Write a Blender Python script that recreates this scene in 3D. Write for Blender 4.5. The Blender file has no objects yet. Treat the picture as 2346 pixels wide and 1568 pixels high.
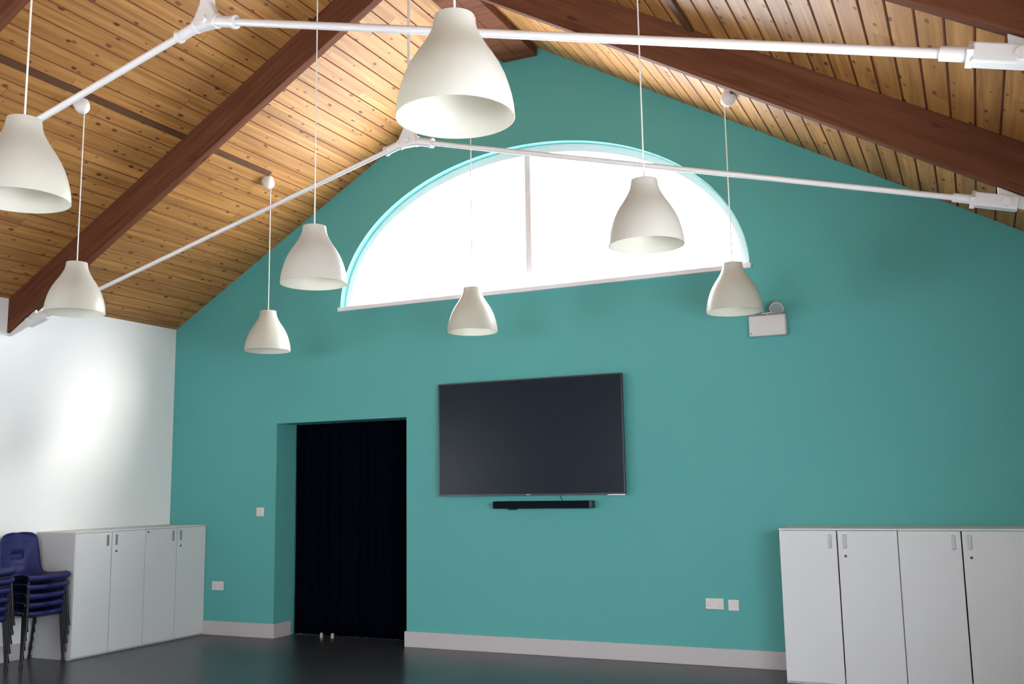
import bpy, bmesh, math, random
from mathutils import Vector, Matrix
from mathutils.geometry import tessellate_polygon

random.seed(7)
sc = bpy.context.scene
COL = sc.collection

# ------------------------------------------------------------------ camera
F_PX = 2254.448
CAM = Vector((7.588677, -7.842170, 1.405928))
YAW, PITCH, ROLL = 0.4363514, 0.1458526, -0.0163025
cyw, syw = math.cos(YAW), math.sin(YAW)
fw0, rt = Vector((-syw, cyw, 0)), Vector((cyw, syw, 0))
fw = fw0 * math.cos(PITCH) + Vector((0, 0, 1)) * math.sin(PITCH)
up = rt.cross(fw)
r2 = rt * math.cos(ROLL) + up * math.sin(ROLL)
u2 = -rt * math.sin(ROLL) + up * math.cos(ROLL)
cam_d = bpy.data.cameras.new('camera')
cam_d.sensor_fit = 'HORIZONTAL'
cam_d.sensor_width = 36.0
cam_d.lens = 36.0 * F_PX / 2346.0
cam_d.clip_start = 0.05
cam = bpy.data.objects.new('camera', cam_d)
COL.objects.link(cam)
bk = -fw
cam.matrix_world = Matrix(((r2.x, u2.x, bk.x, CAM.x), (r2.y, u2.y, bk.y, CAM.y), (r2.z, u2.z, bk.z, CAM.z), (0, 0, 0, 1)))
sc.camera = cam

# ------------------------------------------------------------------ light and exposure
sc.view_settings.view_transform = 'Standard'
sc.view_settings.look = 'None'
sc.view_settings.gamma = 1.0
sc.view_settings.use_curve_mapping = False
sc.view_settings.exposure = 0.10

world = bpy.data.worlds.new('sky')
sc.world = world
world.use_nodes = True
bg = world.node_tree.nodes['Background']
bg.inputs['Color'].default_value = (0.90, 0.95, 1.01, 1)
bg.inputs['Strength'].default_value = 22.0

# hazy sun from the right, high over the right wall
sun_d = bpy.data.lights.new('sun', 'SUN')
sun_d.energy = 8.5
sun_d.angle = math.radians(20)
sun_d.color = (1.0, 0.95, 0.86)
sun = bpy.data.objects.new('sun', sun_d)
COL.objects.link(sun)
sun.rotation_euler = Vector((-1, -0.290, -0.52)).to_track_quat('-Z', 'Y').to_euler()
sun.location = (14, 4, 8)


def sky_portal(name, loc, direction, sx, sy):
    """portal that guides sampling of the sky through a window opening; it emits nothing itself"""
    d = bpy.data.lights.new(name, 'AREA')
    d.shape = 'RECTANGLE'
    d.size, d.size_y = sx, sy
    d.energy = 1.0
    d.cycles.is_portal = True
    o = bpy.data.objects.new(name, d)
    COL.objects.link(o)
    o.location = loc
    o.rotation_euler = Vector(direction).to_track_quat('-Z', 'Z').to_euler()


W, HE, P = 8.1212, 3.1109, 0.58432
HR = HE + P * W / 2
XC = W / 2
YB = -11.0
# the arched window and the unseen windows of the right, back and left walls
sky_portal('sky_portal', (4.074, 0.34, 3.82), (0, -1, 0), 4.1, 1.5)
sky_portal('sky_portal', (W + 0.32, -5.8, 1.5), (-1, 0, 0), 4.8, 1.2)
sky_portal('sky_portal', (3.2, YB - 0.32, 1.6), (0, 1, 0), 2.8, 1.2)
sky_portal('sky_portal', (-0.32, -5.8, 1.5), (1, 0, 0), 2.0, 1.2)


# ------------------------------------------------------------------ materials
def new_mat(name):
    m = bpy.data.materials.new(name)
    m.use_nodes = True
    nt = m.node_tree
    b = nt.nodes['Principled BSDF']
    return m, nt, b


def srgb(r, g, b):
    f = lambda c: (c / 255 / 12.92) if c / 255 <= 0.04045 else ((c / 255 + 0.055) / 1.055) ** 2.4
    return (f(r), f(g), f(b), 1)


def plain(name, col, rough=0.5, metal=0.0, noise=0.04, scale=6.0, bump=0.0, bscale=200.0, spec=0.5):
    m, nt, b = new_mat(name)
    tc = nt.nodes.new('ShaderNodeTexCoord')
    n = nt.nodes.new('ShaderNodeTexNoise')
    n.inputs['Scale'].default_value = scale
    n.inputs['Detail'].default_value = 3
    nt.links.new(tc.outputs['Object'], n.inputs['Vector'])
    mx = nt.nodes.new('ShaderNodeMix')
    mx.data_type = 'RGBA'
    mx.inputs['A'].default_value = tuple(c * (1 - noise) for c in col[:3]) + (1,)
    mx.inputs['B'].default_value = tuple(min(1, c * (1 + noise)) for c in col[:3]) + (1,)
    nt.links.new(n.outputs['Fac'], mx.inputs['Factor'])
    nt.links.new(mx.outputs['Result'], b.inputs['Base Color'])
    b.inputs['Roughness'].default_value = rough
    b.inputs['Metallic'].default_value = metal
    b.inputs['Specular IOR Level'].default_value = spec
    if bump > 0:
        n2 = nt.nodes.new('ShaderNodeTexNoise')
        n2.inputs['Scale'].default_value = bscale
        nt.links.new(tc.outputs['Object'], n2.inputs['Vector'])
        bp = nt.nodes.new('ShaderNodeBump')
        bp.inputs['Strength'].default_value = bump
        bp.inputs['Distance'].default_value = 0.002
        nt.links.new(n2.outputs['Fac'], bp.inputs['Height'])
        nt.links.new(bp.outputs['Normal'], b.inputs['Normal'])
    return m


M_TEAL = plain('teal_paint', (0.100, 0.378, 0.362), 0.55, noise=0.02, scale=1.2, bump=0.15, bscale=120, spec=0.2)
M_WHITEWALL = plain('white_wall_paint', (0.86, 0.87, 0.87), 0.45, noise=0.01, scale=1.0, bump=0.1, bscale=120)
M_SKIRT = plain('skirting_gloss', (0.50, 0.475, 0.485), 0.45, noise=0.02)
M_FLOOR = plain('floor_vinyl', (0.032, 0.037, 0.046), 0.30, noise=0.22, scale=2.5, bump=0.05, bscale=60, spec=0.35)
M_CAB = plain('cabinet_white', (0.66, 0.675, 0.685), 0.45, noise=0.01)
M_CABEDGE = plain('cabinet_edge', (0.52, 0.52, 0.53), 0.45, noise=0.01)
M_HANDLE = plain('handle_grey', (0.32, 0.33, 0.34), 0.35, metal=0.6, noise=0.05)
M_DARK = plain('dark_gap', (0.02, 0.02, 0.02), 0.6)
M_PVC = plain('window_pvc', (0.88, 0.88, 0.90), 0.35, noise=0.01)
M_METALWHITE = plain('white_enamel', (0.80, 0.78, 0.77), 0.28, noise=0.02)
M_SWITCH = plain('switch_plastic', (0.70, 0.66, 0.65), 0.3, noise=0.02)
M_LIGHTGREY = plain('emergency_grey', (0.62, 0.61, 0.60), 0.35, noise=0.02)
M_LENS = plain('lens_grey', (0.34, 0.37, 0.40), 0.3, noise=0.02)
M_STOP = plain('dull_stop', (0.42, 0.38, 0.33), 0.5)
M_TV = plain('screen_glass', (0.007, 0.013, 0.023), 0.30, noise=0.03, spec=0.14)
M_BEZEL = plain('bezel_black', (0.015, 0.014, 0.016), 0.35)
M_SOUND = plain('soundbar_black', (0.004, 0.007, 0.011), 0.6, spec=0.06)
M_STEEL = plain('chrome', (0.65, 0.64, 0.62), 0.2, metal=1.0)
M_LEG = plain('black_steel', (0.008, 0.008, 0.010), 0.45, noise=0.1, spec=0.3)
M_CHAIR = plain('navy_polypropylene', (0.016, 0.021, 0.105), 0.45, noise=0.06, scale=10, bump=0.2, bscale=300, spec=0.3)
M_RED = plain('red_plastic', (0.6, 0.03, 0.03), 0.4)
M_CURTAIN = plain('black_curtain', (0.0016, 0.0023, 0.0060), 1.0, noise=0.3, scale=14, spec=0.0)
M_BROWNTRUNK = plain('brown_trunking', (0.10, 0.046, 0.022), 0.6, noise=0.1, spec=0.2)
M_BULB = plain('bulb_opal', (0.85, 0.85, 0.80), 0.25, noise=0.01)
M_CORD = plain('cord_white', (0.80, 0.78, 0.74), 0.45, noise=0.02)


def shade_material():
    m, nt, b = new_mat('shade_plastic')
    b.inputs['Base Color'].default_value = (0.72, 0.71, 0.66, 1)
    b.inputs['Roughness'].default_value = 0.35
    tr = nt.nodes.new('ShaderNodeBsdfTranslucent')
    tr.inputs['Color'].default_value = (0.86, 0.83, 0.72, 1)
    mix = nt.nodes.new('ShaderNodeMixShader')
    mix.inputs['Fac'].default_value = 0.42
    out = nt.nodes['Material Output']
    nt.links.new(b.outputs['BSDF'], mix.inputs[1])
    nt.links.new(tr.outputs['BSDF'], mix.inputs[2])
    nt.links.new(mix.outputs['Shader'], out.inputs['Surface'])
    return m


M_SHADE = shade_material()


def glass_material():
    m, nt, b = new_mat('window_glass')
    t = nt.nodes.new('ShaderNodeBsdfTransparent')
    g = nt.nodes.new('ShaderNodeBsdfGlossy')
    g.inputs['Roughness'].default_value = 0.02
    mix = nt.nodes.new('ShaderNodeMixShader')
    mix.inputs['Fac'].default_value = 0.05
    out = nt.nodes['Material Output']
    nt.links.new(t.outputs['BSDF'], mix.inputs[1])
    nt.links.new(g.outputs['BSDF'], mix.inputs[2])
    nt.links.new(mix.outputs['Shader'], out.inputs['Surface'])
    return m


M_GLASS = glass_material()


def N(nt, kind, **kw):
    n = nt.nodes.new(kind)
    for k, v in kw.items():
        setattr(n, k, v)
    return n


def math_node(nt, op, a=None, b=None, va=None, vb=None, c=None):
    n = N(nt, 'ShaderNodeMath', operation=op)
    if a is not None:
        nt.links.new(a, n.inputs[0])
    if b is not None:
        nt.links.new(b, n.inputs[1])
    if va is not None:
        n.inputs[0].default_value = va
    if vb is not None:
        n.inputs[1].default_value = vb
    if c is not None:
        n.inputs[2].default_value = c
    return n.outputs[0]


PITCHW = 0.1194 / math.cos(math.atan(P))      # board width along the slope


def pine_material():
    """varnished pine boards, UV in metres: u across the boards, v along them"""
    m, nt, b = new_mat('pine_boards')
    uv = N(nt, 'ShaderNodeUVMap', uv_map='UVMap')
    sep = N(nt, 'ShaderNodeSeparateXYZ')
    nt.links.new(uv.outputs['UV'], sep.inputs[0])
    U, V = sep.outputs[0], sep.outputs[1]
    board = math_node(nt, 'FLOOR', math_node(nt, 'DIVIDE', U, vb=PITCHW))
    wn = N(nt, 'ShaderNodeTexWhiteNoise', noise_dimensions='1D')
    nt.links.new(board, wn.inputs['W'])
    # board lengths
    off = math_node(nt, 'MULTIPLY', wn.outputs['Value'], vb=7.3)
    vv = math_node(nt, 'DIVIDE', math_node(nt, 'ADD', V, off), vb=2.1)
    seg = math_node(nt, 'FLOOR', vv)
    frac = math_node(nt, 'FRACT', vv)
    key = math_node(nt, 'ADD', math_node(nt, 'MULTIPLY', board, vb=17.0), seg)
    wn2 = N(nt, 'ShaderNodeTexWhiteNoise', noise_dimensions='1D')
    nt.links.new(key, wn2.inputs['W'])
    # grain coordinates
    comb = N(nt, 'ShaderNodeCombineXYZ')
    nt.links.new(math_node(nt, 'MULTIPLY', U, vb=26.0), comb.inputs[0])
    nt.links.new(math_node(nt, 'ADD', math_node(nt, 'MULTIPLY', V, vb=1.1), math_node(nt, 'MULTIPLY', key, vb=3.7)), comb.inputs[1])
    g1 = N(nt, 'ShaderNodeTexNoise')
    g1.inputs['Scale'].default_value = 1.0
    g1.inputs['Detail'].default_value = 4
    g1.inputs['Distortion'].default_value = 0.6
    nt.links.new(comb.outputs[0], g1.inputs['Vector'])
    comb2 = N(nt, 'ShaderNodeCombineXYZ')
    nt.links.new(math_node(nt, 'MULTIPLY', U, vb=150.0), comb2.inputs[0])
    nt.links.new(math_node(nt, 'MULTIPLY', V, vb=3.0), comb2.inputs[1])
    g2 = N(nt, 'ShaderNodeTexNoise')
    g2.inputs['Scale'].default_value = 1.0
    nt.links.new(comb2.outputs[0], g2.inputs['Vector'])
    ramp = N(nt, 'ShaderNodeValToRGB')
    ramp.color_ramp.elements[0].position = 0.30
    ramp.color_ramp.elements[0].color = (0.31, 0.130, 0.032, 1)
    ramp.color_ramp.elements[1].position = 0.70
    ramp.color_ramp.elements[1].color = (0.52, 0.262, 0.086, 1)
    nt.links.new(g1.outputs['Fac'], ramp.inputs['Fac'])
    # per-board brightness
    mr = N(nt, 'ShaderNodeMapRange')
    mr.inputs['To Min'].default_value = 0.80
    mr.inputs['To Max'].default_value = 1.10
    nt.links.new(wn2.outputs['Value'], mr.inputs['Value'])
    mr2 = N(nt, 'ShaderNodeMapRange')
    mr2.inputs['To Min'].default_value = 0.90
    mr2.inputs['To Max'].default_value = 1.06
    nt.links.new(g2.outputs['Fac'], mr2.inputs['Value'])
    bright = math_node(nt, 'MULTIPLY', mr.outputs[0], mr2.outputs[0])
    mul = N(nt, 'ShaderNodeVectorMath', operation='SCALE')
    nt.links.new(ramp.outputs['Color'], mul.inputs[0])
    nt.links.new(bright, mul.inputs['Scale'])
    # knots
    comb3 = N(nt, 'ShaderNodeCombineXYZ')
    nt.links.new(math_node(nt, 'MULTIPLY', U, vb=11.0), comb3.inputs[0])
    nt.links.new(math_node(nt, 'MULTIPLY', V, vb=5.6), comb3.inputs[1])
    wob = N(nt, 'ShaderNodeTexNoise')
    wob.inputs['Scale'].default_value = 5.0
    nt.links.new(comb3.outputs[0], wob.inputs['Vector'])
    wadd = N(nt, 'ShaderNodeVectorMath', operation='MULTIPLY_ADD')
    wadd.inputs[1].default_value = (0.10, 0.16, 0)
    nt.links.new(wob.outputs['Color'], wadd.inputs[0])
    nt.links.new(comb3.outputs[0], wadd.inputs[2])
    vor = N(nt, 'ShaderNodeTexVoronoi', voronoi_dimensions='2D')
    vor.inputs['Scale'].default_value = 1.0
    nt.links.new(wadd.outputs[0], vor.inputs['Vector'])
    sepc = N(nt, 'ShaderNodeSeparateColor')
    nt.links.new(vor.outputs['Color'], sepc.inputs[0])
    rad = N(nt, 'ShaderNodeMapRange')
    rad.inputs['From Min'].default_value = 0.38
    rad.inputs['From Max'].default_value = 1.0
    rad.inputs['To Min'].default_value = 0.0
    rad.inputs['To Max'].default_value = 0.17
    nt.links.new(sepc.outputs[0], rad.inputs['Value'])
    d = math_node(nt, 'DIVIDE', vor.outputs['Distance'], math_node(nt, 'ADD', rad.outputs[0], vb=0.0001))
    k = N(nt, 'ShaderNodeMapRange')
    k.inputs['From Min'].default_value = 0.7
    k.inputs['From Max'].default_value = 1.15
    k.inputs['To Min'].default_value = 0.92
    k.inputs['To Max'].default_value = 0.0
    nt.links.new(d, k.inputs['Value'])
    kc = N(nt, 'ShaderNodeMix', data_type='RGBA')
    kc.inputs['A'].default_value = (0.20, 0.060, 0.022, 1)
    kc.inputs['B'].default_value = (0.035, 0.014, 0.008, 1)
    nt.links.new(sepc.outputs[1], kc.inputs['Factor'])
    kmix = N(nt, 'ShaderNodeMix', data_type='RGBA')
    nt.links.new(k.outputs[0], kmix.inputs['Factor'])
    nt.links.new(mul.outputs[0], kmix.inputs['A'])
    nt.links.new(kc.outputs['Result'], kmix.inputs['B'])
    # butt joints
    jt = math_node(nt, 'LESS_THAN', frac, vb=0.0016)
    jmix = N(nt, 'ShaderNodeMix', data_type='RGBA')
    nt.links.new(jt, jmix.inputs['Factor'])
    nt.links.new(kmix.outputs['Result'], jmix.inputs['A'])
    jmix.inputs['B'].default_value = (0.10, 0.045, 0.02, 1)
    nt.links.new(jmix.outputs['Result'], b.inputs['Base Color'])
    b.inputs['Roughness'].default_value = 0.5
    b.inputs['Specular IOR Level'].default_value = 0.25
    return m


M_PINE = pine_material()
M_GROOVE = plain('groove_stain', (0.20, 0.062, 0.024), 0.6, noise=0.2, scale=3)


def beam_material():
    m, nt, b = new_mat('stained_glulam')
    tc = N(nt, 'ShaderNodeTexCoord')
    mp = N(nt, 'ShaderNodeMapping')
    mp.inputs['Scale'].default_value = (1.2, 14, 22)
    nt.links.new(tc.outputs['Object'], mp.inputs['Vector'])
    n = N(nt, 'ShaderNodeTexNoise')
    n.inputs['Scale'].default_value = 1.0
    n.inputs['Detail'].default_value = 5
    n.inputs['Distortion'].default_value = 0.8
    nt.links.new(mp.outputs[0], n.inputs['Vector'])
    r = N(nt, 'ShaderNodeValToRGB')
    r.color_ramp.elements[0].position = 0.25
    r.color_ramp.elements[0].color = (0.088, 0.030, 0.0145, 1)
    r.color_ramp.elements[1].position = 0.75
    r.color_ramp.elements[1].color = (0.180, 0.066, 0.033, 1)
    nt.links.new(n.outputs['Fac'], r.inputs['Fac'])
    # scattered knots and light scratches
    mp2 = N(nt, 'ShaderNodeMapping')
    mp2.inputs['Scale'].default_value = (2.2, 8, 8)
    nt.links.new(tc.outputs['Object'], mp2.inputs['Vector'])
    v = N(nt, 'ShaderNodeTexVoronoi')
    v.inputs['Scale'].default_value = 1.0
    nt.links.new(mp2.outputs[0], v.inputs['Vector'])
    k = N(nt, 'ShaderNodeMapRange')
    k.inputs['From Min'].default_value = 0.06
    k.inputs['From Max'].default_value = 0.12
    k.inputs['To Min'].default_value = 0.7
    k.inputs['To Max'].default_value = 0.0
    nt.links.new(v.outputs['Distance'], k.inputs['Value'])
    mx = N(nt, 'ShaderNodeMix', data_type='RGBA')
    nt.links.new(k.outputs[0], mx.inputs['Factor'])
    nt.links.new(r.outputs['Color'], mx.inputs['A'])
    mx.inputs['B'].default_value = (0.05, 0.02, 0.012, 1)
    nt.links.new(mx.outputs['Result'], b.inputs['Base Color'])
    b.inputs['Roughness'].default_value = 0.75
    b.inputs['Specular IOR Level'].default_value = 0.10
    return m


M_BEAM = beam_material()


# ------------------------------------------------------------------ mesh helpers
def obj(name, bm, mat, parent=None, loc=None, smooth=False, bevel=0.0, sharp=40):
    me = bpy.data.meshes.new(name)
    bmesh.ops.recalc_face_normals(bm, faces=bm.faces[:])
    bm.to_mesh(me)
    bm.free()
    for mm in (mat if isinstance(mat, (list, tuple)) else [mat]):
        me.materials.append(mm)
    if smooth:
        for p in me.polygons:
            p.use_smooth = True
        me.set_sharp_from_angle(angle=math.radians(sharp))
    o = bpy.data.objects.new(name, me)
    COL.objects.link(o)
    if parent:
        o.parent = parent
    if loc:
        o.location = loc
    if bevel > 0:
        bv = o.modifiers.new('bevel', 'BEVEL')
        bv.width = bevel
        bv.segments = 2
        bv.limit_method = 'ANGLE'
        bv.angle_limit = math.radians(40)
    return o


def tag(o, label, cat, group=None):
    o['label'] = label
    o['category'] = cat
    if group:
        o['group'] = group
    return o


def struct(o):
    o['kind'] = 'structure'
    return o


def thing(name, label, cat, loc=(0, 0, 0), rotz=0.0, group=None):
    o = bpy.data.objects.new(name, None)
    o.empty_display_size = 0.1
    COL.objects.link(o)
    o.location = loc
    o.rotation_euler = (0, 0, rotz)
    return tag(o, label, cat, group)


def box(bm, x0, x1, y0, y1, z0, z1):
    v = [bm.verts.new((x, y, z)) for x in (x0, x1) for y in (y0, y1) for z in (z0, z1)]
    for f in ((0, 1, 3, 2), (4, 6, 7, 5), (0, 4, 5, 1), (2, 3, 7, 6), (0, 2, 6, 4), (1, 5, 7, 3)):
        bm.faces.new([v[i] for i in f])
    return bm


def boxes(*bs):
    bm = bmesh.new()
    for b in bs:
        box(bm, *b)
    return bm


def prism(bm, pts, axis, a0, a1):
    """polygon pts extruded along an axis ('x','y','z')"""
    def mk(p, a):
        if axis == 'y':
            return (p[0], a, p[1])
        if axis == 'x':
            return (a, p[0], p[1])
        return (p[0], p[1], a)
    A = [bm.verts.new(mk(p, a0)) for p in pts]
    B = [bm.verts.new(mk(p, a1)) for p in pts]
    n = len(pts)
    bm.faces.new(A)
    bm.faces.new(B[::-1])
    for i in range(n):
        bm.faces.new((A[i], B[i], B[(i + 1) % n], A[(i + 1) % n]))
    return bm


def tube(bm, pts, r, seg=12, cap=True):
    pts = [Vector(p) for p in pts]
    rs = r if isinstance(r, (list, tuple)) else [r] * len(pts)
    rings = []
    t0 = (pts[1] - pts[0]).normalized()
    ref = Vector((0, 0, 1)) if abs(t0.z) < 0.9 else Vector((1, 0, 0))
    nrm = t0.cross(ref).normalized()
    for i, p in enumerate(pts):
        if i == 0:
            t = pts[1] - pts[0]
        elif i == len(pts) - 1:
            t = pts[-1] - pts[-2]
        else:
            t = (pts[i + 1] - pts[i]).normalized() + (pts[i] - pts[i - 1]).normalized()
        t.normalize()
        nrm = (nrm - t * nrm.dot(t)).normalized()
        b = t.cross(nrm)
        rings.append([bm.verts.new(p + (nrm * math.cos(2 * math.pi * k / seg) + b * math.sin(2 * math.pi * k / seg)) * rs[i]) for k in range(seg)])
    for a, b in zip(rings[:-1], rings[1:]):
        for k in range(seg):
            bm.faces.new((a[k], a[(k + 1) % seg], b[(k + 1) % seg], b[k]))
    if cap:
        bm.faces.new(rings[0][::-1])
        bm.faces.new(rings[-1])
    return bm


def lathe(bm, prof, seg=48, close_ends=False):
    """prof: list of (r, z)"""
    rings = []
    for r, z in prof:
        if r < 1e-6:
            rings.append([bm.verts.new((0, 0, z))])
        else:
            rings.append([bm.verts.new((r * math.cos(2 * math.pi * k / seg), r * math.sin(2 * math.pi * k / seg), z)) for k in range(seg)])
    for a, b in zip(rings[:-1], rings[1:]):
        for k in range(seg):
            k1 = (k + 1) % seg
            if len(a) == 1 and len(b) == 1:
                continue
            if len(a) == 1:
                bm.faces.new((a[0], b[k], b[k1]))
            elif len(b) == 1:
                bm.faces.new((a[k], b[0], a[k1]))
            else:
                bm.faces.new((a[k], b[k], b[k1], a[k1]))
    return bm


def plate_with_holes(outer, holes, y0, y1, bm=None):
    """(x,z) outline with holes, as a slab between y0 and y1"""
    bm = bm or bmesh.new()
    loops = [outer] + holes
    flat = [p for l in loops for p in l]
    tris = tessellate_polygon([[Vector((p[0], p[1], 0)) for p in l] for l in loops])
    A = [bm.verts.new((p[0], y0, p[1])) for p in flat]
    B = [bm.verts.new((p[0], y1, p[1])) for p in flat]
    for t in tris:
        bm.faces.new([A[i] for i in t])
        bm.faces.new([B[i] for i in reversed(t)])
    k = 0
    for l in loops:
        n = len(l)
        for i in range(n):
            i0, i1 = k + i, k + (i + 1) % n
            bm.faces.new((A[i0], A[i1], B[i1], B[i0]))
        k += n
    return bm


# ------------------------------------------------------------------ room shell
# arched window outline on the gable wall
WX, WA, WB, WZ = 4.074, 1.980, 1.330, 3.150


def arch(inset=0.0, zlow=WZ, n=72):
    a, b = WA - inset, WB - inset
    return [(WX + a * math.cos(math.pi * i / n), zlow + (b if zlow == WZ else b - (zlow - WZ)) * math.sin(math.pi * i / n)) for i in range(n + 1)]


D0, D1, HD, REC = 1.353, 2.8416, 2.058, 0.27
gable = [(0, 0), (D0, 0), (D0, HD), (D1, HD), (D1, 0), (W, 0), (W, HE), (XC, HR), (0, HE)]
struct(obj('wall_front', plate_with_holes(gable, [arch()], 0.0, 0.33), M_TEAL))
LY0, LY1 = -6.8, -4.8  # opening of the added left window
struct(obj('wall_left', boxes((-0.3, 0, YB - 0.3, LY0, 0, HE + 0.12), (-0.3, 0, LY1, 0.33, 0, HE + 0.12), (-0.3, 0, LY0, LY1, 2.1, HE + 0.12), (-0.3, 0, LY0, LY1, 0, 0.9)), M_WHITEWALL))

# right wall and back gable with runs of windows (out of view, sized and placed to balance the room light)
SY0, SY1, SB, SZ = -8.2, -3.4, 0.9, 2.1
struct(obj('wall_right', boxes((W, W + 0.3, YB - 0.3, SY0, 0, HE + 0.12), (W, W + 0.3, SY1, 0.33, 0, HE + 0.12), (W, W + 0.3, SY0, SY1, SZ, HE + 0.12), (W, W + 0.3, SY0, SY1, 0, SB)), M_WHITEWALL))
BX0, BX1 = 1.8, 4.6
BZ = 1.0
gb = [(0, 0), (W, 0), (W, HE), (XC, HR), (0, HE)]
bhole = [(BX0, BZ), (BX1, BZ), (BX1, BZ + 1.2), (BX0, BZ + 1.2)]
struct(obj('wall_back', plate_with_holes(gb, [bhole], YB - 0.3, YB), M_WHITEWALL))


def casement_windows(name, along, a0, a1, plane, n, sill=0.0):
    """frame of stiles and rails standing in an opening 1.2 m high"""
    def bxs(p0, p1, z0, z1, t=0.03):
        return (plane - t, plane + t, p0, p1, z0 + sill, z1 + sill) if along == 'y' else (p0, p1, plane - t, plane + t, z0 + sill, z1 + sill)
    bl = [bxs(a0, a1, 1.14, 1.2), bxs(a0, a1, 0.0, 0.06)]
    w = (a1 - a0) / n
    for i in range(n + 1):
        c = a0 + i * w
        bl.append(bxs(max(a0, c - 0.045), min(a1, c + 0.045), 0.06, 1.14))
    o = struct(obj(name, boxes(*bl), M_PVC))
    gl = obj('pane', boxes(bxs(a0, a1, 0.03, 1.17, 0.003)), M_GLASS, o)
    return o


casement_windows('window_2', 'y', SY0, SY1, W + 0.2, 4, SB)
casement_windows('added_window_4', 'y', LY0, LY1, -0.2, 2, 0.9)  # unseen window, added to bring light to the right ceiling slope
casement_windows('window_3', 'x', BX0, BX1, YB - 0.2, 4, BZ)

struct(obj('floor', boxes((-0.3, W + 0.3, YB - 0.3, 0.75, -0.1, 0.0)), M_FLOOR))


# boarded ceiling, both slopes: every board a strip with a V groove
def ceiling_mesh():
    bm = bmesh.new()
    uvl = bm.loops.layers.uv.new('UVMap')
    cs = 1 / math.sqrt(1 + P * P)
    sn = P * cs
    L = XC / cs
    y0, y1 = YB - 0.3, 0.2
    gd = 0.010

    def add_strip(side, s0, d0, s1, d1, mi):
        # points on the slope: s along it from the eave, d upward out of the room
        def pt(s, d, y):
            x = s * cs - d * sn
            z = HE + s * sn + d * cs
            return (x if side == 0 else W - x, y, z)
        vs = [bm.verts.new(pt(s0, d0, y0)), bm.verts.new(pt(s1, d1, y0)), bm.verts.new(pt(s1, d1, y1)), bm.verts.new(pt(s0, d0, y1))]
        f = bm.faces.new(vs)
        f.material_index = mi
        for lp, (s, y) in zip(f.loops, ((s0, y0), (s1, y0), (s1, y1), (s0, y1))):
            lp[uvl].uv = (s + 0.0001 + (0 if side == 0 else PITCHW * 64), y + (0 if side == 0 else 37.0))
    for side in (0, 1):
        gw = 0.0050 if side == 0 else 0.0075
        # phase of the board joints measured on the photographed slopes
        ph = ((2.0770 if side == 0 else W - 6.4105) / cs) % PITCHW
        s = -0.30
        k = 0
        joints = [ph + PITCHW * i for i in range(-3, 48) if ph + PITCHW * i < L - 0.02]
        prev = -0.36
        for j in joints:
            if j < -0.36:
                continue
            if j - gw > prev:
                add_strip(side, prev, 0, j - gw, 0, 0)
            add_strip(side, j - gw, 0, j, gd, 1)
            add_strip(side, j, gd, j + gw, 0, 1)
            prev = j + gw
        add_strip(side, prev, 0, L, 0, 0)
        # outer skin of the roof
        add_strip(side, -0.36, 0.14, L + 0.1, 0.14, 0)
    return bm


ceil = struct(obj('ceiling', ceiling_mesh(), [M_PINE, M_GROOVE]))

# skirting boards
HB = 0.1358
struct(obj('baseboard_front', boxes((0.0, D0 + 0.016, -0.016, 0.0, 0, HB), (D0, D0 + 0.016, 0.0, REC - 0.02, 0, HB), (D1 - 0.016, W, -0.016, 0.0, 0, HB), (D1 - 0.016, D1, 0.0, REC - 0.02, 0, HB)), M_SKIRT, bevel=0.004))
struct(obj('baseboard_left', boxes((0.0, 0.016, YB, -0.016, 0, HB)), M_SKIRT, bevel=0.004))
struct(obj('baseboard_right', boxes((W - 0.016, W, YB, -0.016, 0, HB)), M_SKIRT, bevel=0.004))

# dark door leaf behind the curtain and the passage that closes the recess
struct(obj('door_1', boxes((D0 - 0.1, D1 + 0.1, 0.40, 0.45, 0, HD + 0.1)), M_DARK))

# arched window
def window_1():
    y0, y1 = 0.085, 0.15
    o_pts = arch(-0.01)
    ins = 0.075
    zl = WZ + 0.05
    left = [(x, z) for x, z in [(WX + (WA - ins) * math.cos(math.pi * i / 72), zl + (WB - ins - 0.05) * math.sin(math.pi * i / 72)) for i in range(73)]]
    mw = 0.028
    right_half = [p for p in left if p[0] > WX + mw]
    left_half = [p for p in left if p[0] < WX - mw]
    zt = zl + (WB - ins - 0.05) * math.sqrt(1 - (mw / (WA - ins)) ** 2)
    right_half = right_half + [(WX + mw, zt), (WX + mw, zl)]
    left_half = [(WX - mw, zl), (WX - mw, zt)] + left_half
    outer = [(WX + WA + 0.01, WZ - 0.02)] + o_pts + [(WX - WA - 0.01, WZ - 0.02)]
    fr = struct(obj('window_1', plate_with_holes(outer, [right_half, left_half], y0, y1), M_PVC))
    for half in (right_half, left_half):
        obj('pane', plate_with_holes(half, [], 0.115, 0.121), M_GLASS, fr)
    # board along the bottom edge
    obj('window_sill', boxes((WX - WA - 0.015, WX + WA + 0.015, -0.030, 0.10, WZ - 0.035, WZ + 0.004)), M_PVC, fr, bevel=0.005)
    return fr


window_1()

# ------------------------------------------------------------------ roof timbers
BD = 0.305                        # vertical depth of a rafter
TH = math.atan(P)


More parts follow.
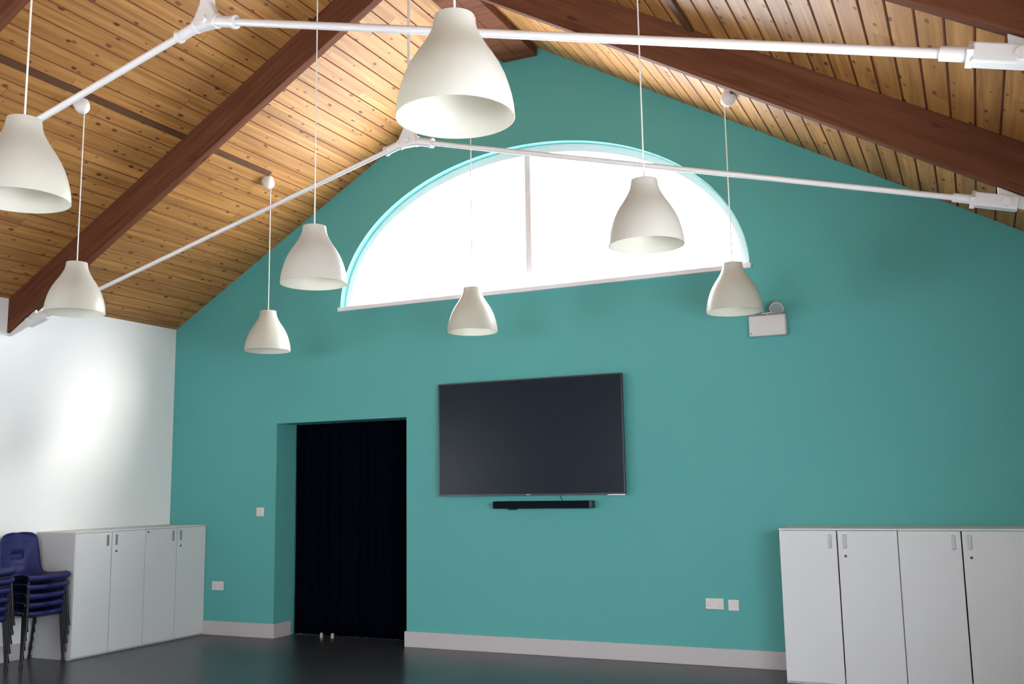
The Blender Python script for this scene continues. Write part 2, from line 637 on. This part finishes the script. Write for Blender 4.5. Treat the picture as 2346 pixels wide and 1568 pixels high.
def rafter(side, y0, y1, label):
    """glulam rafter hugging the slope from the eave wall to the ridge, local x along the beam"""
    L = XC / math.cos(TH)
    d = BD * math.cos(TH)
    bm = bmesh.new()
    # local frame: x up the slope, z out of the roof; plumb cuts at foot and ridge
    pts = [(0.0, 0.0), (L, 0.0), (L - d * math.tan(TH), -d), (-d * math.tan(TH), -d)]
    prism(bm, pts, 'y', -(y1 - y0) / 2, (y1 - y0) / 2)
    o = obj('roof_beam', bm, M_BEAM, bevel=0.004)
    yc = (y0 + y1) / 2
    if side == 0:
        o.matrix_world = Matrix.Translation((0, yc, HE)) @ Matrix.Rotation(-TH, 4, 'Y')
    else:
        o.matrix_world = Matrix.Translation((W, yc, HE)) @ Matrix.Rotation(math.pi, 4, 'Z') @ Matrix.Rotation(-TH, 4, 'Y')
    return tag(o, label, 'beam', 'sloping roof beams')


YA0, YA1 = -2.015, -1.945
YB0, YB1 = -4.085, -4.015
rafter(0, YA0, YA1, 'dark red-brown roof beam sloping up left of the arched window to the ridge')
rafter(1, YA0, YA1, 'dark red-brown roof beam sloping down right above the arched window')
rafter(0, YB0, YB1, 'dark roof beam of which only a tip shows in the top left corner')
rafter(1, YB0, YB1, 'roof beam cutting the top right corner above the white rod end')

ZR = 5.302                        # underside of the ridge beam


def ridge():
    bm = bmesh.new()
    hw = 0.172
    zt = lambda x: HE + P * (x if x < XC else W - x)
    for a, b in ((XC - hw, XC - 0.002), (XC + 0.002, XC + hw)):
        pts = [(a, ZR), (b, ZR), (b, zt(b) + 0.01), (a, zt(a) + 0.01)]
        prism(bm, pts, 'y', YB, -0.001)
    o = obj('ridge_beam', bm, M_BEAM, bevel=0.003)
    return tag(o, 'brown double-board ridge beam running along the roof peak to the teal wall', 'beam')


ridge()


def trunking(side, xw, y0, y1, label):
    L = (xw if side == 0 else W - xw) / math.cos(TH)
    o = obj('cable_trunking', boxes((-0.024, 0.024, -(y1 - y0) / 2, (y1 - y0) / 2, -0.022, 0.0)), M_BROWNTRUNK, bevel=0.003)
    base = Matrix.Translation((0 if side == 0 else W, 0, HE)) @ (Matrix.Identity(4) if side == 0 else Matrix.Rotation(math.pi, 4, 'Z')) @ Matrix.Rotation(-TH, 4, 'Y')
    yl = (y0 + y1) / 2 * (1 if side == 0 else -1)
    o.matrix_world = base @ Matrix.Translation((L, yl, -0.0005))
    return tag(o, label, 'cable cover', 'brown cable covers on the ceiling boards')


trunking(0, 1.968, -1.94, -0.95, 'short brown cable cover ending at the ceiling rose above the yellowish lamp')
trunking(0, 1.968, -4.01, -2.02, 'long brown cable cover crossing the left ceiling behind the upper white rod')
trunking(1, 6.155, -4.01, -2.02, 'brown cable cover on the right ceiling boards, ending at the beam above the rod')
trunking(1, 6.155, -1.94, -0.90, 'brown cable cover behind the right beam beside a white ceiling rose')


# ------------------------------------------------------------------ white tie rods
def roof_tie(yc, rr, label):
    t = thing('roof_tie', label, 'tie rod', (XC, yc, 3.885), group='white roof tie rods')
    bx, bz = 3.64, -0.955                      # clevis position relative to the node
    dvec = Vector((bx, 0, bz)).normalized()
    # node fitting
    bm = bmesh.new()
    body = [(-0.085, -0.048), (0.085, -0.048), (0.075, 0.015), (0.035, 0.09), (0.028, 0.155), (-0.028, 0.155), (-0.035, 0.09), (-0.075, 0.015)]
    prism(bm, body, 'y', -0.030, 0.030)
    node = obj('node_fitting', bm, M_METALWHITE, t, bevel=0.014)
    bm = bmesh.new()
    tube(bm, [(0, 0.0, 0.10), (0, 0, 0.21)], [0.036, 0.030], 20)
    obj('sleeve', bm, M_METALWHITE, node, smooth=True)
    for sy in (-1, 1):
        bm = bmesh.new()
        tube(bm, [(0, sy * 0.028, -0.005), (0, sy * 0.044, -0.005)], [0.026, 0.020], 16)
        obj('pin', bm, M_METALWHITE, node, smooth=True)
    # hanger up to the ridge
    bm = bmesh.new()
    tube(bm, [(0, 0, 0.20), (0, 0, ZR - 3.885)], 0.0105, 12)
    obj('hanger_rod', bm, M_METALWHITE, t, smooth=True)
    for sgn in (-1, 1):
        d = Vector((dvec.x * sgn, 0, dvec.z))
        bm = bmesh.new()
        tube(bm, [d * 0.06, d * 0.20], 0.030, 20)
        tube(bm, [d * 0.065, d * 0.08], 0.038, 20)
        tube(bm, [d * 0.185, d * 0.205], 0.036, 20)
        obj('sleeve', bm, M_METALWHITE, node, smooth=True)
        L = Vector((bx, 0, bz)).length
        bm = bmesh.new()
        tube(bm, [d * 0.19, d * (L - 0.10)], rr, 20)
        obj('rod', bm, M_METALWHITE, t, smooth=True)
        # end bracket: gusset under the beam, clevis box, flange, sleeve
        e = d * L
        wallx = sgn * XC
        ux = lambda x: HE + P * (W / 2 - abs(x)) - BD - 3.885
        xa = sgn * 3.745
        pts = [(xa, ux(xa) - 0.003), (wallx - sgn * 0.002, ux(wallx) - 0.003), (wallx - sgn * 0.002, ux(wallx) - 0.028), (sgn * 3.86, bz - 0.085), (xa, bz - 0.03)]
        bm = bmesh.new()
        prism(bm, pts, 'y', -0.012, 0.012)
        br = obj('end_bracket', bm, M_METALWHITE, t, bevel=0.004)
        bm = bmesh.new()
        box(bm, -0.105, 0.115, -0.036, 0.036, -0.038, 0.038)
        rot = Matrix(((d.x, 0, -d.z * 1.0), (0, 1, 0), (d.z, 0, d.x))).to_4x4()
        bmesh.ops.transform(bm, matrix=Matrix.Translation(e + d * 0.09) @ rot, verts=bm.verts[:])
        obj('clevis', bm, M_METALWHITE, br, bevel=0.008)
        bm = bmesh.new()
        tube(bm, [d * (L - 0.032), d * (L - 0.008)], 0.053, 4)
        obj('flange', bm, M_METALWHITE, br, bevel=0.003)
        bm = bmesh.new()
        tube(bm, [d * (L - 0.125), d * (L - 0.02)], rr + 0.009, 20)
        obj('sleeve', bm, M_METALWHITE, br, smooth=True)
        bm = bmesh.new()
        tube(bm, [e + d * 0.15 + Vector((0, -0.036, 0)), e + d * 0.15 + Vector((0, -0.048, 0))], [0.030, 0.024], 20)
        obj('pin', bm, M_METALWHITE, br, smooth=True)
    return t


roof_tie(-1.98, 0.0170, 'white roof tie rod crossing in front of the arched window')
roof_tie(-4.05, 0.0195, 'white roof tie rod running across the top of the photo behind the largest lamp')

# ------------------------------------------------------------------ pendant lamps
SH_R, SH_H = 0.2015, 0.360


def shade_profile():
    keys = [(0, .345), (.03, .352), (.104, .372), (.16, .405), (.224, .460), (.318, .560), (.40, .660), (.50, .765), (.60, .848), (.70, .908), (.80, .955), (.90, .985), (1.0, 1.0)]
    out = [(r * SH_R, -t * SH_H) for t, r in keys]
    inn = [(r * SH_R - 0.004, -t * SH_H - (0.004 if t == 0 else 0)) for t, r in keys]
    inn[-1] = (SH_R - 0.004, -SH_H)
    # closed top disc (with a hole for the cord) then down the outside and up inside
    return [(0.006, -0.001)] + out + inn[::-1] + [(0.006, -0.005)]


bm = bmesh.new()
lathe(bm, shade_profile(), 72)
SH_Z = 3.003


def bulb_prof():
    return [(0.0, -0.275), (0.020, -0.272), (0.034, -0.258), (0.040, -0.235), (0.038, -0.210), (0.028, -0.182), (0.017, -0.160), (0.0, -0.158)]


lamp_proto = thing('pendant_lamp', 'x', 'lamp', (0, 0, SH_Z), group='white pendant lamps')
sh = obj('lamp_shade', bm, M_SHADE, lamp_proto, smooth=True, sharp=60)
bm = bmesh.new()
lathe(bm, [(0.0, 0.012), (0.010, 0.010), (0.019, -0.004), (0.021, -0.06), (0.021, -0.16), (0.0, -0.161)], 24)
hold = obj('lamp_holder', bm, M_CORD, lamp_proto, smooth=True)
bm = bmesh.new()
lathe(bm, bulb_prof(), 24)
bulb = obj('bulb', bm, M_BULB, lamp_proto, smooth=True)


def dup(root):
    r = root.copy()
    COL.objects.link(r)
    for ch in list(root.children):
        c = ch.copy()
        COL.objects.link(c)
        c.parent = r
        for g in list(ch.children):
            d = g.copy()
            COL.objects.link(d)
            d.parent = c
            for gg in list(g.children):
                e = gg.copy()
                COL.objects.link(e)
                e.parent = d
    return r


LAMPS = [
    (6.090, -5.050, -0.007, 1, 'largest white pendant lamp, at top centre, hiding part of the upper tie rod'),
    (6.090, -2.920, 0.018, 1, 'white pendant lamp hanging in front of the arched window panes'),
    (6.090, -0.815, -0.015, 1, 'white pendant lamp overlapping the emergency light and the window corner'),
    (3.985, -5.050, 0.002, 2, 'large white pendant lamp cut off by the left edge of the photo'),
    (4.020, -3.030, 0.002, 2, 'white pendant lamp touching the left tip of the arched window'),
    (4.020, -0.933, -0.010, 2, 'small white pendant lamp above the television, just under the window sill'),
    (1.945, -2.985, 0.016, 0, 'white pendant lamp in front of the white wall and left beam foot'),
    (1.952, -0.905, -0.009, 0, 'smallest yellowish pendant lamp against the teal wall left of the window'),
]
for i, (x, y, dz, side, lab) in enumerate(LAMPS):
    lamp = lamp_proto if i == 0 else dup(lamp_proto)
    lamp.location = (x, y, SH_Z + dz)
    lamp['label'] = lab
# roses and cords differ in length, so each lamp gets its own
for (x, y, dz, side, lab), lamp in zip(LAMPS, [o for o in list(COL.objects) if o.name.startswith('pendant_lamp')]):
    assert lamp['label'] == lab
    z0 = SH_Z + dz
    if side == 2:
        nrm = Vector((0, 0, -1))
        base = Vector((0, 0, ZR - z0))
    else:
        s = 1 if side == 0 else -1
        nrm = Vector((s * math.sin(TH), 0, -math.cos(TH)))
        # tip hangs over the lamp
        zt = 0.095
        xb = x - nrm.x * zt
        zc = HE + P * (xb if side == 0 else W - xb)
        base = Vector((xb - x, 0, zc - z0))
    bm = bmesh.new()
    lathe(bm, [(0.0, 0.0), (0.053, 0.0), (0.055, 0.006), (0.054, 0.042), (0.047, 0.070), (0.032, 0.088), (0.014, 0.096), (0.0, 0.097)], 32)
    q = Vector((0, 0, 1)).rotation_difference(nrm)
    bmesh.ops.transform(bm, matrix=Matrix.Translation(base) @ q.to_matrix().to_4x4(), verts=bm.verts[:])
    obj('ceiling_rose', bm, M_CORD, lamp, smooth=True)
    tip = base + nrm * 0.095
    bm = bmesh.new()
    tube(bm, [(0, 0, 0.008), (0, 0, tip.z)], 0.0042, 8)
    obj('cord', bm, M_CORD, lamp, smooth=True)

# ------------------------------------------------------------------ cabinets
CW, CD, CH = 0.8, 0.4868, 1.0763


def make_cabinet(label):
    """two-door cupboard: local x to the right seen from the front, front at y = -CD, back at y = 0"""
    t = thing('storage_cabinet', label, 'cabinet', group='white two-door storage cabinets')
    f = -CD + 0.019
    body = obj('carcass', boxes((0.001, 0.018, f, -0.002, 0.0, CH - 0.014), (CW - 0.018, CW - 0.001, f, -0.002, 0.0, CH - 0.014), (0.018, CW - 0.018, -0.012, -0.002, 0.0, CH - 0.014), (0.018, CW - 0.018, f, -0.012, 0.06, 0.078)), M_CABEDGE, t)
    obj('plinth', boxes((0.018, CW - 0.018, f + 0.004, f + 0.02, 0.0, 0.060)), M_CABEDGE, t)
    obj('top', boxes((0.0, CW, -CD, -0.001, CH - 0.014, CH)), M_CAB, t, bevel=0.004)
    for k in (0, 1):
        x0 = 0.003 if k == 0 else CW / 2 + 0.0040
        x1 = CW / 2 - 0.0040 if k == 0 else CW - 0.003
        d = obj('door', boxes((x0, x1, -CD, f - 0.001, 0.018, CH - 0.016)), M_CAB, t, bevel=0.0015)
        hx = CW / 2 - 0.062 if k == 0 else CW / 2 + 0.038
        # flush D pull: a shallow rim around a dark slot
        obj('handle', boxes((hx, hx + 0.024, -CD - 0.006, -CD + 0.002, CH - 0.137, CH - 0.041)), M_HANDLE, d, bevel=0.003)
        if k == 1:
            bm = bmesh.new()
            tube(bm, [(hx + 0.014, -CD - 0.004, CH - 0.190), (hx + 0.014, -CD + 0.002, CH - 0.190)], 0.009, 16)
            obj('lock', bm, M_BEZEL, d, smooth=True)
    return t


CAB_LABELS = [
    ('left', 1, 'white two-door cabinet by the left wall, the one next to the chair stacks'),
    ('left', 0, 'white two-door cabinet against the left wall, in the corner with the teal wall'),
    ('right', 0, 'white two-door cabinet on the right, beside the double socket and skirting'),
    ('right', 1, 'white two-door cabinet at the right edge of the photo'),
]
proto = make_cabinet('x')
XR = 6.257
for i, (side, n, lab) in enumerate(CAB_LABELS):
    c = proto if i == 0 else dup(proto)
    c['label'] = lab
    if side == 'right':
        c.location = (XR + CW * n, -0.001, 0)
        c.rotation_euler = (0, 0, 0)
    else:
        # front faces +x: local right = +y
        c.location = (0.0005, -0.002 - CW * (n + 1), 0)
        c.rotation_euler = (0, 0, math.pi / 2)

# little red magnet on the left cabinets
bm = bmesh.new()
tube(bm, [(0, 0, 0), (0.007, 0, 0)], 0.009, 16)
o = obj('magnet', bm, M_RED, None, (CD + 0.0005, -0.775, CH - 0.040), smooth=True)
tag(o, 'tiny red round magnet at the top of the left cabinet doors', 'magnet')

# ------------------------------------------------------------------ television and soundbar
TX, TZ, TW, TH2 = 3.224, 1.327, 1.7459, 1.0039
tv = thing('television', 'large black flat television hung on the teal wall', 'television', (TX + TW / 2, 0, TZ))
obj('casing', boxes((-TW / 2 + 0.004, TW / 2 - 0.004, -0.074, -0.036, 0.004, TH2 - 0.004)), M_BEZEL, tv, bevel=0.006)
hw = TW / 2
bz = boxes((-hw, -hw + 0.012, -0.080, -0.068, 0, TH2), (hw - 0.012, hw, -0.080, -0.068, 0, TH2), (-hw + 0.012, hw - 0.012, -0.080, -0.068, 0, 0.016), (-hw + 0.012, hw - 0.012, -0.080, -0.068, TH2 - 0.012, TH2))
obj('bezel', bz, M_BEZEL, tv, bevel=0.001)
obj('screen', boxes((-hw + 0.011, hw - 0.011, -0.0785, -0.072, 0.015, TH2 - 0.011)), M_TV, tv)
obj('badge', boxes((-0.018, 0.018, -0.0815, -0.079, 0.005, 0.011)), M_HANDLE, tv)
obj('wall_bracket', boxes((-0.35, -0.30, -0.037, -0.0005, 0.25, 0.75), (0.30, 0.35, -0.037, -0.0005, 0.25, 0.75), (-0.42, 0.42, -0.02, -0.0005, 0.42, 0.56)), M_LEG, tv)
obj('rim_glint', boxes((hw - 0.155, hw - 0.002, -0.0822, -0.070, -0.003, 0.002)), M_STEEL, tv)  # piece of steel rim, only as long as the glint it stands for

sb = thing('soundbar', 'slim black soundbar mounted below the television', 'speaker', (4.225, 0, 1.218))
obj('body', boxes((-0.455, 0.455, -0.105, -0.020, 0.0, 0.062)), M_SOUND, sb, bevel=0.008)
obj('end_cap', boxes((0.430, 0.457, -0.107, -0.018, -0.001, 0.063)), M_BEZEL, sb, bevel=0.008)
for bx0 in (-0.33, 0.27):
    obj('wall_bracket', boxes((bx0, bx0 + 0.06, -0.06, -0.0005, -0.012 if bx0 < 0 else 0.0, 0.05)), M_LEG, sb)
bm = bmesh.new()
tube(bm, [(0.16, -0.022, 0.05), (0.155, -0.014, 0.075), (0.14, -0.010, 0.10), (0.13, -0.02, 0.14)], 0.003, 8)
obj('cable', bm, M_LEG, sb, smooth=True)


# ------------------------------------------------------------------ switches and sockets
def wall_plate(name, x0, x1, z0, z1, label, cat, kind):
    cx, w, h = (x0 + x1) / 2, x1 - x0, z1 - z0
    t = thing(name, label, cat, (cx, 0, z0))
    obj('plate', boxes((-w / 2, w / 2, -0.011, -0.0004, 0, h)), M_SWITCH, t, bevel=0.003)
    if kind == 'switch':
        obj('rocker', boxes((-0.012, 0.012, -0.016, -0.010, h * 0.3, h * 0.7)), M_SWITCH, t, bevel=0.002)
    if kind == 'socket':
        for s in (-1, 1):
            obj('rocker', boxes((s * 0.020 - 0.006, s * 0.020 + 0.006, -0.0135, -0.010, h * 0.62, h * 0.86)), M_SWITCH, t, bevel=0.001)
            obj('pin_holes', boxes((s * 0.042 - 0.002, s * 0.042 + 0.002, -0.0113, -0.010, h * 0.52, h * 0.60), (s * 0.042 - 0.012, s * 0.042 - 0.008, -0.0113, -0.010, h * 0.28, h * 0.34), (s * 0.042 + 0.008, s * 0.042 + 0.012, -0.0113, -0.010, h * 0.28, h * 0.34)), M_DARK, t)
    if kind == 'blank':
        for s in (-1, 1):
            bm = bmesh.new()
            tube(bm, [(s * w * 0.36, -0.0108, h / 2), (s * w * 0.36, -0.0122, h / 2)], 0.003, 10)
            obj('screw', bm, M_STEEL, t)
    return t


wall_plate('light_switch', 1.128, 1.220, 1.155, 1.240, 'small square light switch on the teal wall left of the doorway', 'switch', 'switch')
wall_plate('power_socket', 0.590, 0.737, 0.434, 0.519, 'white double socket low on the teal wall beside the left cabinets', 'socket', 'socket')
wall_plate('power_socket', 5.577, 5.720, 0.430, 0.513, 'white double socket low on the teal wall near the right cabinets', 'socket', 'socket')
wall_plate('blank_plate', 5.755, 5.838, 0.424, 0.507, 'small square white wall plate right of the double socket', 'wall plate', 'blank')

# ------------------------------------------------------------------ emergency light
em = thing('emergency_light', 'white emergency light box with round spot heads on the teal wall', 'emergency light', (6.18, 0, 2.545))
obj('housing', boxes((-0.143, 0.143, -0.080, -0.0005, 0.0, 0.166)), M_LIGHTGREY, em, bevel=0.010)
obj('screw', boxes((-0.130, -0.122, -0.0815, -0.079, 0.018, 0.026)), M_DARK, em)
bm = bmesh.new()
tube(bm, [(-0.125, -0.030, 0.186), (0.100, -0.030, 0.186)], 0.008, 12)
tube(bm, [(0.0, -0.030, 0.160), (0.0, -0.030, 0.186)], 0.010, 12)
obj('bar', bm, M_LIGHTGREY, em, smooth=True)
for s in (-1, 1):
    bm = bmesh.new()
    lathe(bm, [(0.0, 0.045), (0.030, 0.042), (0.050, 0.025), (0.057, 0.0), (0.057, -0.008), (0.0, -0.008)], 32)
    # lens looks down and out into the room
    m4 = Matrix.Translation((s * 0.078, -0.062, 0.214)) @ Matrix.Rotation(math.radians(-42), 4, 'X')
    bmesh.ops.transform(bm, matrix=m4, verts=bm.verts[:])
    hd = obj('spot_head', bm, M_LIGHTGREY, em, smooth=True)
    bm = bmesh.new()
    lathe(bm, [(0.0, -0.014), (0.030, -0.012), (0.050, -0.008), (0.050, -0.004), (0.0, -0.004)], 32)
    bmesh.ops.transform(bm, matrix=m4, verts=bm.verts[:])
    obj('lens', bm, M_LENS, hd, smooth=True)


# ------------------------------------------------------------------ doorway curtain
def curtain():
    bm = bmesh.new()
    nx, nz = 150, 14
    x0, x1 = D0 - 0.02, D1 + 0.02
    rows = []
    for j in range(nz + 1):
        z = 0.008 + (HD + 0.06 - 0.008) * j / nz
        row = []
        for i in range(nx + 1):
            u = i / nx
            ph = 2 * math.pi * (u * 15 + 0.35 * math.sin(u * 9.0))
            amp = 0.016 + 0.012 * math.sin(u * 23 + 1.0)
            spread = 0.75 + 0.25 * (1 - j / nz)
            y = REC + 0.035 + amp * spread * math.sin(ph) + 0.006 * math.sin(z * 2.3 + u * 12)
            row.append(bm.verts.new((x0 + (x1 - x0) * u, y, z)))
        rows.append(row)
    for a, b in zip(rows[:-1], rows[1:]):
        for i in range(nx):
            bm.faces.new((a[i], a[i + 1], b[i + 1], b[i]))
    o = obj('curtain', bm, M_CURTAIN, smooth=True, sharp=80)
    so = o.modifiers.new('thickness', 'SOLIDIFY')
    so.thickness = 0.003
    return tag(o, 'black floor-length curtain filling the recessed doorway', 'curtain')


curtain()
for x, lab in ((1.752, 'small pale door stop at the foot of the black curtain, leftmost one'), (1.879, 'small pale door stop at the foot of the black curtain, right of another')):
    bm = bmesh.new()
    lathe(bm, [(0.0, 0.042), (0.012, 0.040), (0.016, 0.030), (0.013, 0.022), (0.015, 0.012), (0.016, 0.0), (0.0, 0.0)], 20)
    o = obj('door_stop', bm, M_STOP, None, (x, 0.225, 0.0), smooth=True)
    tag(o, lab, 'door stop', 'small stops at the curtain foot')


# ------------------------------------------------------------------ stacked school chairs
def chair_profile():
    # (x forward, z up, half width) from the front lip over the seat to the top of the back
    return [(.190, .398, .190), (.208, .412, .200), (.214, .432, .207), (.200, .447, .212), (.150, .446, .215), (.080, .438, .216), (.000, .431, .215), (-.080, .430, .213), (-.130, .438, .211),
            (-.160, .456, .209), (-.176, .485, .207), (-.184, .525, .204), (-.190, .570, .200), (-.195, .615, .196), (-.200, .660, .191), (-.204, .705, .186), (-.207, .740, .178), (-.209, .765, .160), (-.210, .780, .125), (-.2105, .787, .070)]


def make_chair():
    t = thing('stacking_chair', 'x', 'chair', group='x')
    prof = chair_profile()
    bm = bmesh.new()
    nt_ = 18
    rows = []
    n = len(prof)
    for j, (x, z, hw_) in enumerate(prof):
        row = []
        for i in range(nt_ + 1):
            u = -1 + 2 * i / nt_
            y = hw_ * u
            dish = 0.014 * (1 - u * u)
            if j <= 8:
                p = (x - 0.012 * u * u * (1 if j < 5 else 0), y, z - dish * min(1, j / 4) + (0.010 * u ** 6 if 3 < j else 0))
            else:
                p = (x - dish * 1.6 + 0.018 * u * u, y, z)
            row.append(bm.verts.new(p))
        rows.append(row)
    for j in range(n - 1):
        for i in range(nt_):
            if 12 <= j <= 12 and 6 <= i <= 11:
                continue                      # hand-hold slot in the back
            bm.faces.new((rows[j][i], rows[j][i + 1], rows[j + 1][i + 1], rows[j + 1][i]))
    sh_ = obj('seat_shell', bm, M_CHAIR, t, smooth=True, sharp=70)
    so = sh_.modifiers.new('thickness', 'SOLIDIFY')
    so.thickness = 0.007
    so.offset = 0
    r = 0.0115
    for s in (-1, 1):
        bm = bmesh.new()
        tube(bm, [(-0.14, s * 0.165, .418), (0.150, s * 0.175, .420), (0.172, s * 0.180, .414)], r * 0.9, 10)
        obj('seat_rail', bm, M_LEG, t, smooth=True)
        for fx, tx in ((0.172, 0.205), (-0.128, -0.205)):
            bm = bmesh.new()
            tube(bm, [(fx, s * 0.182, .416), (tx, s * 0.205, .012)], r, 12)
            lg = obj('leg', bm, M_LEG, t, smooth=True)
            bm = bmesh.new()
            tube(bm, [(tx - (tx - fx) * 0.06, s * 0.2036, .030), (tx, s * 0.205, 0.0)], [r + 0.003, r + 0.004], 12)
            obj('foot', bm, M_LEG, lg, smooth=True)
    for xb, yb in ((0.10, 0.172), (-0.10, 0.166)):
        bm = bmesh.new()
        tube(bm, [(xb, -yb, .414), (xb, yb, .414)], r * 0.8, 10)
        obj('cross_bar', bm, M_LEG, t, smooth=True)
    return t


ORD = {5: ['topmost of the five', 'second from the top', 'middle one', 'second from the bottom', 'bottom one'],
       6: ['topmost of the six', 'second from the top', 'third from the top', 'third from the bottom', 'second from the bottom', 'bottom one']}
chair0 = make_chair()
first = True
for (cx, cy, rz, n, where) in ((0.228, -1.835, 0.0, 5, 'in the stack beside the white cabinet'), (0.235, -2.385, -0.03, 6, 'in the stack cut by left photo edge')):
    for k in range(n):
        c = chair0 if first else dup(chair0)
        first = False
        c.location = (cx + 0.011 * k, cy, 0.0 + 0.0735 * k)
        c.rotation_euler = (0, 0, rz)
        c['label'] = 'navy plastic chair, %s %s' % (ORD[n][n - 1 - k], where)
        c['group'] = 'navy chairs ' + where

# cobweb thread under the left end bracket
bm = bmesh.new()
tube(bm, [(0.400, -1.98, 2.895), (0.402, -1.98, 2.80), (0.398, -1.98, 2.70), (0.401, -1.98, 2.62)], 0.0008, 6)
o = obj('thread', bm, M_CORD)
tag(o, 'thin loose thread dangling from the left tie rod bracket', 'thread')
